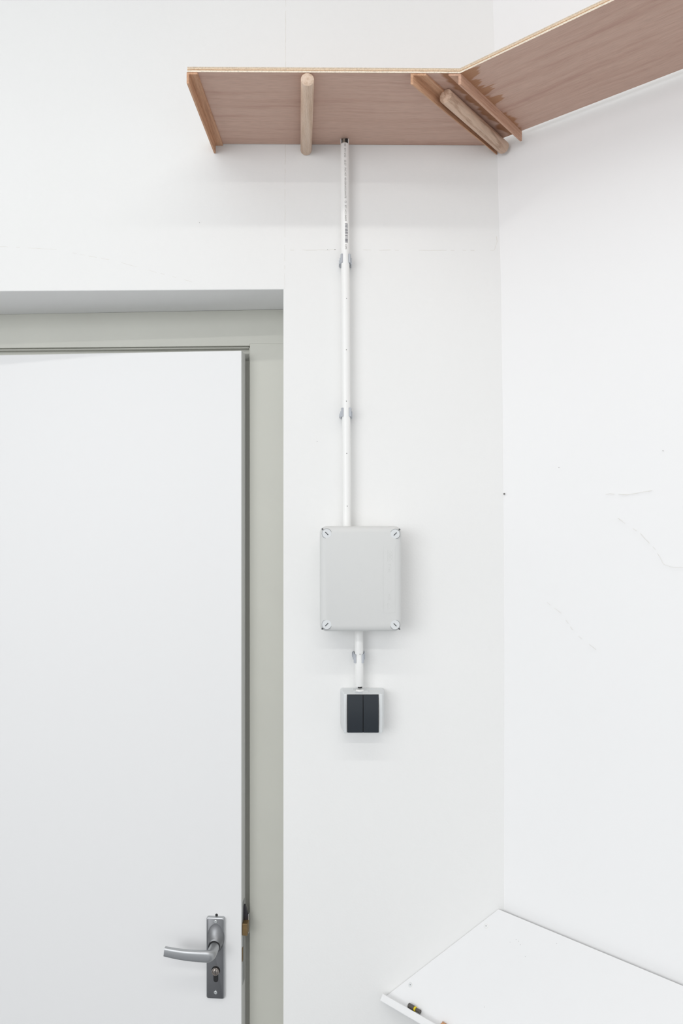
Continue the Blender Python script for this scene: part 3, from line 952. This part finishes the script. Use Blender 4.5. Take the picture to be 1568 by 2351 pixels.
# ------------------------------------------------------------------ tilted ledge at lower right
LA = Vector((0.3050, D, ZC - 0.7747)); LE = Vector((0.0865, D, ZC - 0.9435))
dv = LE - LA
G = (dv - DIR * dv.dot(DIR)); gl = G.length; G = G.normalized()     # down the slope
NB = DIR.cross(G).normalized()
if NB.z < 0: NB = -NB
ledge = thing('tilted_ledge', 'white painted board tilted like a lectern along the right wall, with a raised lip', 'ledge', LE)
bm = new()
k0 = 0.002
Llen = 1.3
def lp(u, g, n): return LA + DIR * u + G * g + NB * n
# left end is cut to lie against the back wall
def uw(g, n):     # u where the wall plane y = D - 0.001 is met
    return (D - 0.001 - (LA + G * g + NB * n).y) / DIR.y
tb = 0.012
a = [lp(uw(0, 0), 0, 0), lp(Llen, 0, 0), lp(Llen, gl, 0), lp(uw(gl, 0), gl, 0)]
gt = 0.0135
b = [lp(uw(gt, -tb), gt, -tb), lp(Llen, gt, -tb), lp(Llen, gl, -tb), lp(uw(gl, -tb), gl, -tb)]
add_hull8(bm, b, a)
board_l = obj('ledge_board', bm, M_ledge, ledge)
bm = new()
lw, lh = 0.0130, 0.0165
us = max(uw(gl, lh), uw(gl + lw, lh), uw(gl, -tb))
P = lambda u, g, n: lp(u, g, n)
# lip with softened left end
us0 = uw(gl, -tb) ; 
ends = []
loop0 = [(gl + 0.0002, -tb - 0.002), (gl + lw, -tb - 0.002), (gl + lw, lh - 0.001), (gl + lw - 0.001, lh), (gl + 0.0010, lh), (gl + 0.0002, lh - 0.0008)]
u_start = max(uw(g, n_) for g, n_ in loop0) - 0.004
st = []
for g, n_ in loop0:
    st.append(lp(max(uw(g, n_), u_start - 0.006), g, n_))
en = [lp(Llen, g, n_) for g, n_ in loop0]
add_hull8(bm, st, en)
obj('ledge_lip', bm, M_ledge, ledge)
P0 = (LA.copy(), NB.copy())
for px, py, m in ((1116, 2126, M_ledge), (942, 2261, M_ledge)):
    c = on_plane(px, py, *P0)
    bm = new(); lathe(bm, [(0.0040, -0.001), (0.0040, 0.0003), (0.0036, 0.0005), (0.0016, 0.0004)], axis_matrix(c, NB), 24)
    s_ = obj('countersunk_screw', bm, M_boxscrew if px < 1000 else m, ledge, smooth=True)
    bm = new(); lathe(bm, [(0.0009, 0.0), (0.0009, 0.0006)], axis_matrix(c, NB), 8)
    obj('screw_recess', bm, M_mark, s_)
    bm = new(); lathe(bm, [(0.0043, -0.001), (0.0043, 0.00012)], axis_matrix(c, NB), 24)
    obj('screw_rim', bm, M_crack, s_)
# dirt specks on the board
for px, py in ((1185, 2157), (1190, 2161), (1195, 2169), (1171, 2163), (1112, 2312), (1206, 2196), (1278, 2166)):
    dot_mark(ledge, px, py, 0.0004, P0)

# ------------------------------------------------------------------ bit and offcut on the ledge
rb = 0.0044
PBt = (lp(0, gl - rb, rb), NB)
c0 = on_plane(939.5, 2304.5, *PBt); c1_ = on_plane(964, 2319, *PBt)
u0 = (c0 - LA).dot(DIR); u1 = (c1_ - LA).dot(DIR)
b0 = lp(u0, gl - rb - 0.0003, rb + 0.0002)
Lb = 0.031
bit = thing('tool_bit', 'small dark grey tool bit with a yellow ring lying behind the ledge lip', 'tool bit', b0)
Mb = axis_matrix(b0, DIR)
bm = new(); lathe(bm, [(rb - 0.0007, 0), (rb, 0.0007), (rb, 0.0140)], Mb, 28); obj('bit_body', bm, M_bit, bit, smooth=True)
bm = new(); lathe(bm, [(rb * 0.90, 0.0140), (rb * 0.96, 0.0144), (rb * 0.92, 0.0172), (rb * 0.8, 0.0176)], Mb, 28); obj('yellow_ring', bm, M_yellow, bit, smooth=True)
bm = new(); lathe(bm, [(rb * 0.66, 0.0174), (rb * 0.70, 0.022), (rb * 0.80, 0.0270), (rb * 0.74, 0.0277)], Mb, 28); obj('bit_tip', bm, M_bit, bit, smooth=True)
M_shav = wood('offcut_wood', [(0.3, srgb(170, 118, 78)), (0.6, srgb(206, 158, 118))], 0.4, 20, 200, 0.7, 0.1)
cS = on_plane(1014, 2352, lp(0, gl - 0.003, 0.006), NB)
uS = (cS - LA).dot(DIR)
bm = new()
O = lp(uS - 0.004, gl - 0.0095, 0.0001)
add_hull8(bm, [O, O + DIR * 0.020 + G * 0.001, O + DIR * 0.019 + G * 0.0088, O + DIR * 0.002 + G * 0.0088],
          [O + NB * 0.004 + DIR * 0.004, O + NB * 0.012 + DIR * 0.006 + G * 0.003, O + DIR * 0.016 + G * 0.0075 + NB * 0.008, O + DIR * 0.004 + G * 0.008 + NB * 0.013])
oc = obj('wood_offcut', bm, M_shav)
tag(oc, 'tiny orange-brown wood splinter behind the ledge lip at the picture edge', 'wood offcut')
